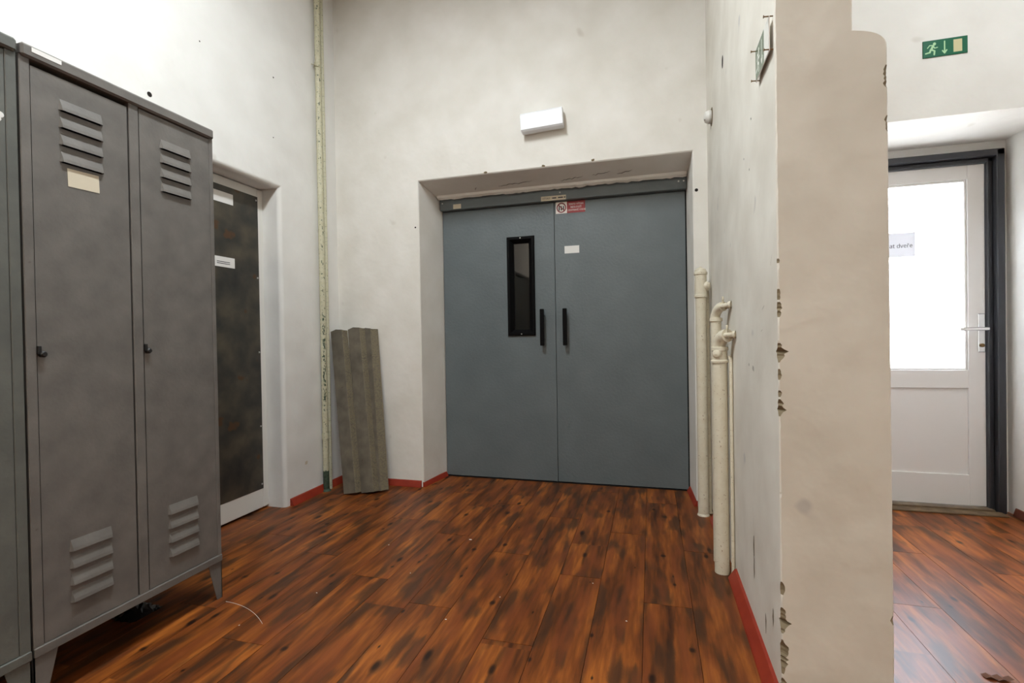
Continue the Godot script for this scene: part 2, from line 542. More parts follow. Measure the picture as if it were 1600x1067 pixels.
func setting() -> void:
	# floor: a slab and single boards
	var floor_node := thing("floor", "dark acacia board floor of the corridor", "", Vector3.ZERO, "", "structure")
	floor_node.remove_meta("category")
	var st := stool()
	span(st, Vector3(-2.6, -0.2, -3.58), Vector3(EAST + 0.2, -0.009, REAR + 0.2))
	obj("subfloor", st, M.subfloor, floor_node)
	var bw := 0.18
	var bl := 1.2
	var col := 0
	var x := -2.38
	while x < EAST:
		var z := -3.58 - fmod(col * 0.437, 1.0) * bl
		while z < REAR:
			var z0 := maxf(z, -3.58)
			var z1 := minf(z + bl, REAR)
			var x1 := minf(x + bw, EAST)
			if z1 - z0 > 0.04:
				plank(floor_node, x, x1, z0, z1)
			z += bl
		x += bw
		col += 1

	# lift wall with its splayed opening
	st = stool()
	st.set_color(Color.WHITE)
	var flat := func(u: float, v: float, t: float) -> Vector3: return Vector3(u, t, v)
	prism(st, PackedVector2Array([Vector2(-2.6, BACK), Vector2(-1.563, BACK), Vector2(-1.557, BACK - 0.006), Vector2(-1.512, -3.5), Vector2(-1.512, -3.75), Vector2(-2.6, -3.75)]), flat, 0.0, CEIL)
	prism(st, PackedVector2Array([Vector2(RIGHT + 0.05, BACK), Vector2(RIGHT + 0.05, -3.75), Vector2(0.24, -3.75), Vector2(0.24, -3.5), Vector2(0.256, BACK - 0.006), Vector2(0.262, BACK)]), flat, 0.0, CEIL)
	var along := func(u: float, v: float, t: float) -> Vector3: return Vector3(t, v, u)
	prism(st, PackedVector2Array([Vector2(BACK, CEIL), Vector2(BACK, 2.158), Vector2(BACK - 0.006, 2.151), Vector2(-3.5, 2.08), Vector2(-3.75, 2.08), Vector2(-3.75, CEIL)]), along, -1.563, 0.262)
	var wb := obj("wall_back", st, M.cream_plaster)
	meta(wb, "white plaster wall around the grey lift doors", "", "", "structure")
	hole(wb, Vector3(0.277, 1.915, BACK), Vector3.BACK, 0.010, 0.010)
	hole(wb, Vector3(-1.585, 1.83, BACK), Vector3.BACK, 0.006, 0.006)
	# torn plaster lip over the lift header
	st = stool()
	var steps := 70
	var lip := noise(301, 0.09, 3)
	var prev := []
	for i in steps + 1:
		var X := lerpf(-1.51, 0.238, float(i) / steps)
		var d := 0.010 + 0.012 * absf(lip.get_noise_1d(i * 3.1)) + 0.006 * lip.get_noise_1d(i * 11.0)
		var cur := [Vector3(X, 2.102, -3.40), Vector3(X, 2.090 - d * 0.4, -3.40 - d * 0.4), Vector3(X, 2.086 - d, -3.425), Vector3(X, 2.09, -3.47)]
		if i > 0:
			for k in 3:
				quad(st, prev[k], prev[k + 1], cur[k + 1], cur[k], Vector3(0, -0.6, 1))
		prev = cur
	obj("plaster_lip", st, M.cream_plaster, wb)
	for c in [[-1.02, -0.77, -3.36], [-0.58, -0.42, -3.37], [-0.36, -0.24, -3.345], [-1.20, -1.18, -3.375], [-0.20, -0.10, -3.36]]:
		st = stool()
		var p0 := Vector3.ZERO
		for i in 13:
			var t := i / 12.0
			var X := lerpf(c[0], c[1], t)
			var Z: float = c[2] + 0.016 * lip.get_noise_1d(X * 400.0) + 0.03 * t
			var p := Vector3(X, 2.151 - (BACK - 0.006 - Z) * (0.071 / 0.304) - 0.0008, Z)
			if i > 0:
				var w := Vector3(0, 0, 0.0045 * sin(PI * t) + 0.0012)
				quad(st, p0 - w, p - w, p + w, p0 + w, Vector3.DOWN)
			p0 = p
		obj("crack", st, M.crack, wb)
	for q in [[-1.06, 2.156], [-0.66, 2.158], [-0.34, 2.160]]:
		flake(wb, Vector3(q[0], q[1] + 0.004, BACK + 0.0006), Vector3.RIGHT, Vector3.UP, 0.016, 0.009, M.crumbled)

	# left wall with the recess of the steel-clad door, rounded edges
	st = stool()
	var arc := func(c: Vector2, r: float, a0: float, a1: float) -> PackedVector2Array:
		var o := PackedVector2Array()
		for i in 7:
			var a := deg_to_rad(lerpf(a0, a1, i / 6.0))
			o.append(c + Vector2(cos(a), sin(a)) * r)
		return o
	var seg := PackedVector2Array([Vector2(-2.6, -3.75), Vector2(LEFT, -3.75)])
	seg.append_array(arc.call(Vector2(LEFT - 0.025, -2.60 - 0.025), 0.025, 0.0, 90.0))
	seg.append(Vector2(-2.6, -2.60))
	prism(st, seg, flat, 0.0, CEIL)
	span(st, Vector3(-2.6, 0, -1.69), Vector3(LEFT, CEIL, REAR + 0.2))
	var lin := PackedVector2Array([Vector2(-2.6, CEIL), Vector2(-2.6, 2.0)])
	lin.append_array(arc.call(Vector2(LEFT - 0.025, 2.025), 0.025, -90.0, 0.0))
	lin.append(Vector2(LEFT, CEIL))
	prism(st, lin, func(u: float, v: float, t: float) -> Vector3: return Vector3(u, v, t), -2.625, -1.69)
	span(st, Vector3(-2.6, 0, -2.63), Vector3(-2.40, 2.03, -1.66))
	var wl := obj("wall_left", st, M.plaster)
	meta(wl, "white plaster wall behind the lockers", "", "", "structure")
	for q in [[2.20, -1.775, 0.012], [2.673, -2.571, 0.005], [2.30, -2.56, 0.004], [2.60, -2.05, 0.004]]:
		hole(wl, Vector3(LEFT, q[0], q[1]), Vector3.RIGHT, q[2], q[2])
	flake(wl, Vector3(LEFT + 0.0006, 0.235, -2.80), Vector3.FORWARD, Vector3.UP, 0.02, 0.015, M.cream_paper, "paint_scar")

	# exit wall with a deep niche
	st = stool()
	span(st, Vector3(0.609, 0, -3.58), Vector3(0.99, CEIL, HALL))
	span(st, Vector3(1.957, 0, -3.58), Vector3(EAST + 0.2, CEIL, HALL))
	span(st, Vector3(0.99, 2.122, -3.58), Vector3(1.957, CEIL, HALL))
	span(st, Vector3(0.99, 2.06, -3.58), Vector3(1.957, 2.122, -3.485))
	span(st, Vector3(1.925, 0, -3.58), Vector3(1.957, 2.06, -3.485))
	span(st, Vector3(0.99, 0, -3.58), Vector3(1.0, 2.06, -3.485))
	var wh := obj("wall_exit", st, M.plaster)
	meta(wh, "white wall with a deep niche around the glazed exit door", "", "", "structure")
	st = stool()
	span(st, Vector3(EAST, 0, HALL), Vector3(EAST + 0.2, CEIL, REAR + 0.2))
	meta(obj("wall_passage", st, M.plaster), "white side wall of the exit passage", "", "", "structure")
	st = stool()
	span(st, Vector3(-2.22, 0, REAR), Vector3(EAST, CEIL, REAR + 0.2))
	meta(obj("wall_rear", st, M.plaster), "white wall closing the room opposite the lift", "", "", "structure")
	st = stool()
	span(st, Vector3(-2.6, CEIL, -3.75), Vector3(EAST + 0.2, CEIL + 0.2, REAR + 0.2))
	meta(obj("ceiling", st, M.ceiling_paint), "plain white ceiling above the corridor", "", "", "structure")
	# lift shaft behind the doors
	st = stool()
	span(st, Vector3(-1.75, -0.1, -5.1), Vector3(0.45, 0.0, -3.75))
	span(st, Vector3(-1.75, 2.4, -5.1), Vector3(0.45, 2.5, -3.75))
	span(st, Vector3(-1.75, 0, -5.1), Vector3(-1.65, 2.4, -3.75))
	span(st, Vector3(0.35, 0, -5.1), Vector3(0.45, 2.4, -3.75))
	span(st, Vector3(-1.65, 0, -5.1), Vector3(0.35, 2.4, -5.0))
	span(st, Vector3(-1.52, -0.1, -3.75), Vector3(0.25, 0.0, -3.585))
	meta(obj("wall_shaft", st, M.shaft), "dark lift shaft behind the grey doors", "", "", "structure")
	st = stool()
	span(st, Vector3(0.6, -0.2, -30.0), Vector3(14.0, -0.06, -3.6))
	meta(obj("pavement", st, M.concrete), "pale concrete yard outside the exit door", "", "", "structure")

	# red skirting
	st = stool()
	var cove := func(sx: float) -> PackedVector2Array: return PackedVector2Array([Vector2(0, 0), Vector2(sx * 0.030, 0), Vector2(sx * 0.028, 0.006), Vector2(sx * 0.008, 0.040), Vector2(0, 0.044)])
	var inz := func(x0: float) -> Callable: return func(u: float, v: float, t: float) -> Vector3: return Vector3(x0 + u, v, t)
	prism(st, cove.call(1.0), inz.call(LEFT), BACK, -2.64)
	meta(obj("baseboard_left", st, M.red_paint), "red skirting between the steel door and the corner", "", "", "structure")
	st = stool()
	var inx := func(u: float, v: float, t: float) -> Vector3: return Vector3(t, v, BACK + u)
	prism(st, cove.call(0.7), inx, LEFT + 0.03, -1.572)
	var rev := func(u: float, v: float, t: float) -> Vector3: return Vector3(lerpf(-1.563, -1.512, t) + u * 0.8, v * 0.8, lerpf(BACK, -3.488, t))
	prism(st, cove.call(0.7), rev, 0.0, 1.0)
	var rev2 := func(u: float, v: float, t: float) -> Vector3: return Vector3(lerpf(0.262, 0.24, t) + u * 0.8, v * 0.8, lerpf(BACK, -3.488, t))
	prism(st, cove.call(-0.9), rev2, 0.0, 1.0)
	meta(obj("baseboard_back", st, M.red_paint), "red skirting along the lift wall and its reveals", "", "", "structure")
	st = stool()
	prism(st, cove.call(-1.15), inz.call(RIGHT), -2.285, END - 0.004)
	prism(st, cove.call(-1.15), inz.call(RIGHT), -2.98, -2.49)
	meta(obj("baseboard_right", st, M.red_paint), "red skirting along the chipped partition", "", "", "structure")
	st = stool()
	prism(st, cove.call(-0.5), inz.call(1.957), -3.42, HALL)
	meta(obj("baseboard_exit", st, M.dark_skirting), "dark red skirting beside the exit door frame", "", "", "structure")

func plank(parent: Node, x0: float, x1: float, z0: float, z1: float) -> void:
	var st := stool()
	var g := 0.0003
	var a := Vector3(x0 + g, -0.008, z0 + g)
	var b := Vector3(x1 - g, 0.0, z1 - g)
	var c := 0.0005
	var slot := rng.randi_range(0, 5)
	var v0 := rng.randf()
	var su := 1.0 / 6.0 / 0.18
	var sv := 1.0 / 2.4
	var fl := rng.randf() < 0.5
	var U := func(p: Vector3) -> Vector2:
		var u := (p.x - x0) * su
		return Vector2(slot / 6.0 + (1.0 / 6.0 - u if fl else u), v0 + (p.z - z0) * sv)
	var top := [Vector3(a.x + c, 0, a.z + c), Vector3(b.x - c, 0, a.z + c), Vector3(b.x - c, 0, b.z - c), Vector3(a.x + c, 0, b.z - c)]
	var low := [Vector3(a.x, -0.008, a.z), Vector3(b.x, -0.008, a.z), Vector3(b.x, -0.008, b.z), Vector3(a.x, -0.008, b.z)]
	for e in [0, 1, 2, 0, 2, 3]:
		vtx(st, top[e], Vector3.UP, U.call(top[e]))
	var outs := [Vector3.FORWARD, Vector3.RIGHT, Vector3.BACK, Vector3.LEFT]
	for k in 4:
		var q := [top[k], top[(k + 1) % 4], low[(k + 1) % 4], low[k]]
		for e in [0, 2, 1, 0, 3, 2]:
			vtx(st, q[e], outs[k], U.call(q[e]))
	obj("plank", st, M.wood, parent)

# ------------------------------------------------------------------ doors
func lift_doors() -> void:
	var t := thing("door_1", "blue-grey double lift doors with a slim dark window", "", Vector3(-0.64, 0, -3.5), "", "structure")
	t.remove_meta("category")
	var o := -t.position
	var st := stool()
	span(st, Vector3(-1.512, 2.003, -3.58) + o, Vector3(0.24, 2.092, -3.452) + o, 0.004)
	var head := obj("header", st, M.lift_paint, t)
	for x in [-1.49, -0.60, 0.19, 0.222]:
		st = stool()
		lathe(st, [Vector2(0.006, 0), Vector2(0.005, 0.003), Vector2(0, 0.004)], Vector3(x, 2.055, -3.452) + o, Vector3.BACK, 10)
		obj("screw", st, M.screw, head)
	st = stool()
	span(st, Vector3(-1.512, -0.0, -3.58) + o, Vector3(0.24, 0.004, -3.49) + o)
	obj("sill", st, M.black_metal, t)
	st = stool()
	span(st, Vector3(-1.512, 0.0, -3.58) + o, Vector3(-1.504, 2.003, -3.51) + o)
	obj("jamb", st, M.gap_dark, t)
	st = stool()
	span(st, Vector3(0.232, 0.0, -3.58) + o, Vector3(0.24, 2.003, -3.51) + o)
	obj("jamb", st, M.gap_dark, t)
	# left leaf in four pieces round the window
	st = stool()
	var zf := -3.495
	var zb := -3.535
	var L := [-1.505, -0.653]
	var W := [-0.985, -0.818, 1.080, 1.750]
	var leaf := func(a: Vector2, b: Vector2) -> void: span(st, Vector3(a.x, a.y, zb) + o, Vector3(b.x, b.y, zf) + o, 0.0)
	leaf.call(Vector2(L[0], 0.010), Vector2(W[0], 1.998))
	leaf.call(Vector2(W[1], 0.010), Vector2(L[1], 1.998))
	leaf.call(Vector2(W[0], 0.010), Vector2(W[1], W[2]))
	leaf.call(Vector2(W[0], W[3]), Vector2(W[1], 1.998))
	var la := obj("leaf", st, M.lift_paint, t)
	# window: bevelled black frame and a pane
	st = stool()
	var oz := zf + 0.016
	var ring := func(e: float, z: float) -> Array: return [Vector3(-1.004 + e, 1.056 + e, z) + o, Vector3(-0.798 - e, 1.056 + e, z) + o, Vector3(-0.798 - e, 1.775 - e, z) + o, Vector3(-1.004 + e, 1.775 - e, z) + o]
	var rings := [ring.call(0.0, zf), ring.call(0.0, zf + 0.010), ring.call(0.006, oz), ring.call(0.020, oz), ring.call(0.046, zf - 0.014), ring.call(0.046, zf - 0.026)]
	for i in rings.size() - 1:
		for k in 4:
			var a: Vector3 = rings[i][k]
			var mid := (rings[i][0] + rings[i][2]) * 0.5 as Vector3
			var out := (a + rings[i][(k + 1) % 4]) * 0.5 - mid as Vector3
			quad(st, a, rings[i][(k + 1) % 4], rings[i + 1][(k + 1) % 4], rings[i + 1][k], (out if i < 2 else (-out + Vector3(0, 0, 0.3))))
	var wf := obj("window_frame", st, M.black_plastic, la)
	for y in [1.763, 1.068]:
		st = stool()
		lathe(st, [Vector2(0.005, 0), Vector2(0.004, 0.003), Vector2(0, 0.004)], Vector3(-0.901, y, oz) + o, Vector3.BACK, 10)
		obj("screw", st, M.screw, wf)
	st = stool()
	span(st, Vector3(-0.970, 1.09, zf - 0.026) + o, Vector3(-0.832, 1.741, zf - 0.020) + o)
	obj("pane", st, M.dark_pane, la)
	st = stool()
	span(st, Vector3(-0.649, 0.010, zb) + o, Vector3(0.231, 1.998, zf) + o)
	var lb := obj("leaf", st, M.lift_paint, t)
	for q in [[la, -0.741], [lb, -0.578]]:
		st = stool()
		span(st, Vector3(q[1] - 0.015, 0.983, -3.452) + o, Vector3(q[1] + 0.015, 1.243, -3.437) + o, 0.003)
		for y in [1.03, 1.196]:
			tube(st, [Vector3(q[1], y, zf) + o, Vector3(q[1], y, -3.445) + o], 0.008, 12)
		obj("handle", st, M.black_plastic, q[0])

	# notices stuck to the doors and header
	var s := thing("prohibition_sign", "red and white sign forbidding people in the lift, on the right leaf", "sign", Vector3(-0.534, 1.958, zf + 0.001))
	st = stool()
	box(st, Vector3(0, 0, 0.0005), Vector3(0.208, 0.082, 0.001))
	obj("plate", st, M.sign_red, s)
	st = stool()
	print_face(st, Vector3(-0.104, -0.041, 0.0014), Vector3(0.080, 0, 0), Vector3(0, 0.082, 0))
	obj("pictogram", st, M.sign_ban, s)
	for q in [["TENTO VÝTAH", 0.020], ["NESLOUŽÍ", -0.001], ["K DOPRAVĚ OSOB", -0.022]]:
		lettering(q[0], 0.0125, M.sign_white, s, Vector3(0.040, q[1], 0.0014))
	s = thing("lift_label", "narrow white lift label on the header above the leaf gap", "label", Vector3(-0.646, 2.020, -3.452))
	st = stool()
	box(st, Vector3(0, 0, 0.0006), Vector3(0.178, 0.032, 0.0012))
	obj("strip", st, M.cream_paper, s)
	lettering("VÝTAH", 0.014, M.ink, s, Vector3(-0.052, 0.0, 0.0015))
	st = stool()
	for q in [[0.006, 0.03], [0.05, 0.035], [0.080, 0.010]]:
		box(st, Vector3(q[0], 0, 0.0015), Vector3(q[1], 0.008, 0.0006))
	obj("faded_print", st, M.ink, s)
	st = stool()
	box(st, Vector3.ZERO, Vector3(0.062, 0.034, 0.0014))
	var h2 := obj("small_label", st, M.cream_paper)
	h2.position = Vector3(-1.372, 2.024, -3.4513)
	meta(h2, "small blank white label at the left end of the lift header", "label")
	st = stool()
	box(st, Vector3.ZERO, Vector3(0.104, 0.052, 0.0014))
	var h3 := obj("paper_sticker", st, M.paper)
	h3.position = Vector3(-0.528, 1.659, zf + 0.0008)
	meta(h3, "blank white sticker on the right lift leaf below the red sign", "sticker")

func steel_door() -> void:
	var t := thing("door_2", "steel-clad door in a white frame, set deep behind the lockers", "", Vector3(-2.35, 0, -2.14), "", "structure")
	t.remove_meta("category")
	var o := -t.position
	var st := stool()
	span(st, Vector3(-2.395, 0.012, -2.60) + o, Vector3(-2.345, 1.995, -2.553) + o, 0.004)
	span(st, Vector3(-2.395, 0.012, -1.74) + o, Vector3(-2.345, 1.995, -1.69) + o, 0.004)
	span(st, Vector3(-2.395, 1.940, -2.553) + o, Vector3(-2.345, 1.995, -1.74) + o, 0.004)
	span(st, Vector3(-2.395, 0.012, -2.553) + o, Vector3(-2.345, 0.135, -1.74) + o, 0.004)
	obj("frame", st, M.white_gloss, t)
	st = stool()
	span(st, Vector3(-2.39, 0.13, -2.556) + o, Vector3(-2.3435, 1.944, -1.736) + o, 0.001)
	var sheet := obj("steel_sheet", st, M.bare_steel, t)
	for y in [0.16, 0.52, 0.98, 1.44, 1.92]:
		st = stool()
		lathe(st, [Vector2(0.006, 0), Vector2(0.005, 0.003), Vector2(0, 0.004)], Vector3(-2.3435, y, -2.543) + o, Vector3.RIGHT, 10)
		obj("screw", st, M.screw, sheet)
	st = stool()
	box(st, Vector3.ZERO, Vector3(0.0016, 0.062, 0.16))
	var a := obj("paper_note", st, M.paper)
	a.position = Vector3(-2.3425, 1.875, -2.285)
	meta(a, "plain white paper note high on the steel-clad door", "note")
	var b := thing("paper_note", "printed white paper note lower on the steel-clad door", "note", Vector3(-2.3425, 1.505, -2.288))
	st = stool()
	box(st, Vector3.ZERO, Vector3(0.0016, 0.058, 0.16))
	obj("sheet", st, M.paper, b)
	st = stool()
	for y in [0.0, -0.010]:
		box(st, Vector3(0.001, y, 0.0), Vector3(0.0006, 0.004, 0.09))
	obj("faded_print", st, M.ink, b)

func exit_door() -> void:
	var t := thing("door_3", "white glazed exit door in a dark steel frame", "", Vector3(1.46, 0, -3.5), "", "structure")
	t.remove_meta("category")
	var o := -t.position
	var st := stool()
	# stepped steel frame
	for side in [-1.0, 1.0]:
		var c := 1.4625
		var f := func(x0: float, x1: float, z: float) -> void: span(st, Vector3(c + side * x0, 0.0, -3.575) + o, Vector3(c + side * x1, 2.063, z) + o, 0.004)
		f.call(0.398, 0.424, -3.468)
		f.call(0.424, 0.462, -3.432)
	span(st, Vector3(1.0385, 2.000, -3.575) + o, Vector3(1.8865, 2.026, -3.468) + o, 0.004)
	span(st, Vector3(1.0005, 2.026, -3.575) + o, Vector3(1.9245, 2.063, -3.432) + o, 0.004)
	obj("frame", st, M.anthracite, t)
	st = stool()
	span(st, Vector3(1.02, 0.0, -3.56) + o, Vector3(1.875, 0.018, -3.44) + o, 0.003)
	span(st, Vector3(1.0, 0.0, -3.44) + o, Vector3(1.90, 0.010, -3.37) + o, 0.003)
	obj("threshold", st, M.threshold_wood, t)
	# leaf: stiles, rails, recessed lower panel
	st = stool()
	var zf := -3.488
	var zb := -3.528
	var X := [1.066, 1.150, 1.776, 1.858]
	var s := func(x0: float, x1: float, y0: float, y1: float) -> void: span(st, Vector3(x0, y0, zb) + o, Vector3(x1, y1, zf) + o, 0.002)
	s.call(X[0], X[1], 0.022, 1.998)
	s.call(X[2], X[3], 0.022, 1.998)
	s.call(X[1], X[2], 0.022, 0.200)
	s.call(X[1], X[2], 0.705, 0.812)
	s.call(X[1], X[2], 1.918, 1.998)
	var leaf := obj("leaf", st, M.door_white, t)
	st = stool()
	span(st, Vector3(X[1], 0.200, -3.520) + o, Vector3(X[2], 0.705, -3.500) + o)
	obj("lower_panel", st, M.door_white, leaf)
	st = stool()
	for q in [[X[1], X[1] + 0.012, 0.812, 1.918], [X[2] - 0.012, X[2], 0.812, 1.918], [X[1] + 0.012, X[2] - 0.012, 0.812, 0.824], [X[1] + 0.012, X[2] - 0.012, 1.906, 1.918]]:
		span(st, Vector3(q[0], q[2], -3.512) + o, Vector3(q[1], q[3], -3.496) + o, 0.003)
	obj("glazing_bead", st, M.door_white, leaf)
	st = stool()
	span(st, Vector3(X[1] + 0.002, 0.814, -3.516) + o, Vector3(X[2] - 0.002, 1.916, -3.512) + o)
	obj("pane", st, M.clear_pane, leaf)
	lettering("VCHOD", 0.040, M.glare_paled_letters, leaf, Vector3(1.535, 1.690, -3.5115) + o)
	# handle set
	st = stool()
	span(st, Vector3(1.820, 0.915, zf) + o, Vector3(1.854, 1.138, zf + 0.008) + o, 0.003)
	var pl := obj("handle_plate", st, M.chrome, leaf)
	st = stool()
	tube(st, [Vector3(1.837, 1.050, zf + 0.006) + o, Vector3(1.837, 1.050, zf + 0.05) + o], 0.010, 14)
	span(st, Vector3(1.712, 1.041, zf + 0.042) + o, Vector3(1.852, 1.059, zf + 0.054) + o, 0.003)
	obj("lever", st, M.chrome, pl)
	st = stool()
	lathe(st, [Vector2(0.011, 0), Vector2(0.011, 0.007), Vector2(0.008, 0.009), Vector2(0, 0.009)], Vector3(1.837, 0.955, zf + 0.007) + o, Vector3.BACK, 16)
	obj("lock_cylinder", st, M.brass, pl)
	var p := thing("door_notice", "white paper notice taped to the exit door glass", "notice", Vector3(1.424, 1.562, -3.508))
	st = stool()
	box(st, Vector3.ZERO, Vector3(0.21, 0.146, 0.001))
	obj("sheet", st, M.backlit_paper, p)
	lettering("Zavírat dveře", 0.024, M.ink, p, Vector3(-0.005, -0.006, 0.0008))

# ------------------------------------------------------------------ lockers
func locker(z0: float, label: String, paint: Material, stile_far: float) -> Node3D:
	var D := 0.49
	var Wd := 0.645
	var t := thing("locker", label, "locker", Vector3(-1.712, 0, z0), "steel lockers along the left wall")
	var st := stool()
	var b := 0.155
	var top := 1.876
	span(st, Vector3(-D, b, -0.012), Vector3(-0.020, top, 0))
	span(st, Vector3(-D, b, -Wd), Vector3(-0.020, top, -Wd + 0.012))
	span(st, Vector3(-D, b, -Wd), Vector3(-D + 0.008, top, 0))
	span(st, Vector3(-D, b, -Wd), Vector3(-0.022, b + 0.01, 0))
	span(st, Vector3(-D, b, -0.328), Vector3(-0.03, top, -0.319))
	obj("carcass", st, paint, t)
	var edge := [[0.0, 0.026], [0.307, 0.340], [Wd - stile_far, Wd]]
	for e in edge:
		st = stool()
		span(st, Vector3(-0.022, b + 0.022, -e[1]), Vector3(0.002, top, -e[0]), 0.002)
		obj("stile", st, paint, t)
	st = stool()
	span(st, Vector3(-D - 0.004, top - 0.004, -Wd + 0.001), Vector3(0.012, top + 0.034, -0.001), 0.006)
	obj("top_cap", st, paint, t)
	st = stool()
	span(st, Vector3(-0.03, b - 0.003, -Wd), Vector3(0.006, b + 0.024, 0), 0.002)
	obj("base_rail", st, paint, t)
	for fx in [0.0, -D]:
		for fz in [0.0, -Wd]:
			st = stool()
			var sx := -1.0 if fx == 0.0 else 1.0
			var sz := -1.0 if fz == 0.0 else 1.0
			var th := 0.003
			var poly := PackedVector2Array([Vector2(0, b), Vector2(0.062, b), Vector2(0.024, 0), Vector2(0, 0)])
			prism(st, poly, func(u: float, v: float, w: float) -> Vector3: return Vector3(fx + sx * w, v, fz + sz * u), 0.0, th)
			prism(st, poly, func(u: float, v: float, w: float) -> Vector3: return Vector3(fx + sx * u, v, fz + sz * w), 0.0, th)
			obj("leg", st, paint, t)
	var ends := [0.026, 0.307, 0.340, Wd - stile_far]
	for k in 2:
		var a: float = ends[k * 2] + (0.0015 if k == 0 else 0.003)
		var e: float = ends[k * 2 + 1] - (0.006 if k == 0 else 0.0015)
		var dt: float = 1.856 if k == 0 else 1.868
		st = stool()
		# pressed sheet with real slots behind the louvre lips, folded edges
		var lz := (a + e) * 0.5 - 0.005
		var zs := [lz - 0.057, lz + 0.057]
		span(st, Vector3(-0.002, 0.181, -zs[0]), Vector3(0.0, dt, -a))
		span(st, Vector3(-0.002, 0.181, -e), Vector3(0.0, dt, -zs[1]))
		var y0 := 0.181
		for base in [0.262, 1.602]:
			for i in 4:
				var y: float = base + 0.052 * i
				span(st, Vector3(-0.002, y0, -zs[1]), Vector3(0.0, y - 0.002, -zs[0]))
				y0 = y + 0.018
		span(st, Vector3(-0.002, y0, -zs[1]), Vector3(0.0, dt, -zs[0]))
		span(st, Vector3(-0.020, 0.181, -a - 0.002), Vector3(-0.002, dt, -a))
		span(st, Vector3(-0.020, 0.181, -e), Vector3(-0.002, dt, -e + 0.002))
		span(st, Vector3(-0.020, dt - 0.002, -e), Vector3(-0.002, dt, -a))
		span(st, Vector3(-0.020, 0.181, -e), Vector3(-0.002, 0.183, -a))
		var d := obj("door", st, paint, t)
		for base in [1.602, 0.262]:
			for i in 4:
				st = stool()
				louvre(st, base + 0.052 * i, -lz, 0.126)
				obj("louvre", st, paint, d)
		st = stool()
		lathe(st, [Vector2(0.009, 0), Vector2(0.009, 0.012), Vector2(0.006, 0.016), Vector2(0, 0.016)], Vector3(0, 1.022, -a - 0.010), Vector3.RIGHT, 14)
		span(st, Vector3(0.0, 1.022, -a - 0.006), Vector3(0.010, 1.046, -a + 0.003), 0.001)
		obj("lock", st, M.black_metal, d)
	return t

# a pressed louvre: flush at the top, lifted off the sheet at its lower lip
func louvre(st: SurfaceTool, y: float, z: float, w: float) -> void:
	var h := 0.034
	var d := 0.010
	var hw := w * 0.5
	var tl := Vector3(0, y + h, z + hw - 0.004)
	var tr := Vector3(0, y + h, z - hw + 0.004)
	var ml := Vector3(d * 0.8, y + 0.010, z + hw - 0.006)
	var mr := Vector3(d * 0.8, y + 0.010, z - hw + 0.006)
	var bl := Vector3(d, y, z + hw - 0.006)
	var br := Vector3(d, y, z - hw + 0.006)
	var cl := Vector3(0, y, z + hw)
	var cr := Vector3(0, y, z - hw)
	quad(st, tl, tr, mr, ml, Vector3(1, 1, 0))
	quad(st, ml, mr, br, bl, Vector3(1, 0.2, 0))
	tri(st, tl, ml, cl, Vector3(0.5, 0, 1))
	tri(st, ml, bl, cl, Vector3(0.5, 0, 1))
	tri(st, tr, mr, cr, Vector3(0.5, 0, -1))
	tri(st, mr, br, cr, Vector3(0.5, 0, -1))

func lockers() -> void:
	locker(-0.985, "warm grey two-door steel locker with a cream paper label, at the row end", M.locker_grey, 0.017)
	locker(-0.334, "greenish grey steel locker in the middle of the row", M.locker_green_grey, 0.026)
	locker(0.316, "greenish grey steel locker at the row end away from the lift", M.locker_green_grey, 0.026)
	var st := stool()
	box(st, Vector3.ZERO, Vector3(0.001, 0.055, 0.09))
	var p := obj("paper_label", st, M.cream_paper)
	p.transform = Transform3D(Basis(Vector3.RIGHT, 0.03), Vector3(-1.7112, 1.562, -1.147))
	meta(p, "cream paper label stuck below the upper locker louvres", "label")
	st = stool()
	box(st, Vector3.ZERO, Vector3(0.001, 0.013, 0.075))
	var q := obj("name_strip", st, M.paper)
	q.position = Vector3(-1.6995, 1.897, -1.048)
	meta(q, "narrow white strip label on the locker top edge", "label")
	st = stool()
	for c in [[0.0, 0.0], [0.012, 0.009], [0.010, -0.010], [-0.006, 0.012]]:
		lathe(st, [Vector2(0.009, 0), Vector2(0.008, 0.001), Vector2(0, 0.0012)], Vector3(0, c[1], c[0]), Vector3.RIGHT, 12)
	var r := obj("white_sticker", st, M.paper)
	r.position = Vector3(-1.7118, 1.672, -0.935)
	meta(r, "small white flower-shaped sticker on the greenish grey locker door", "sticker")

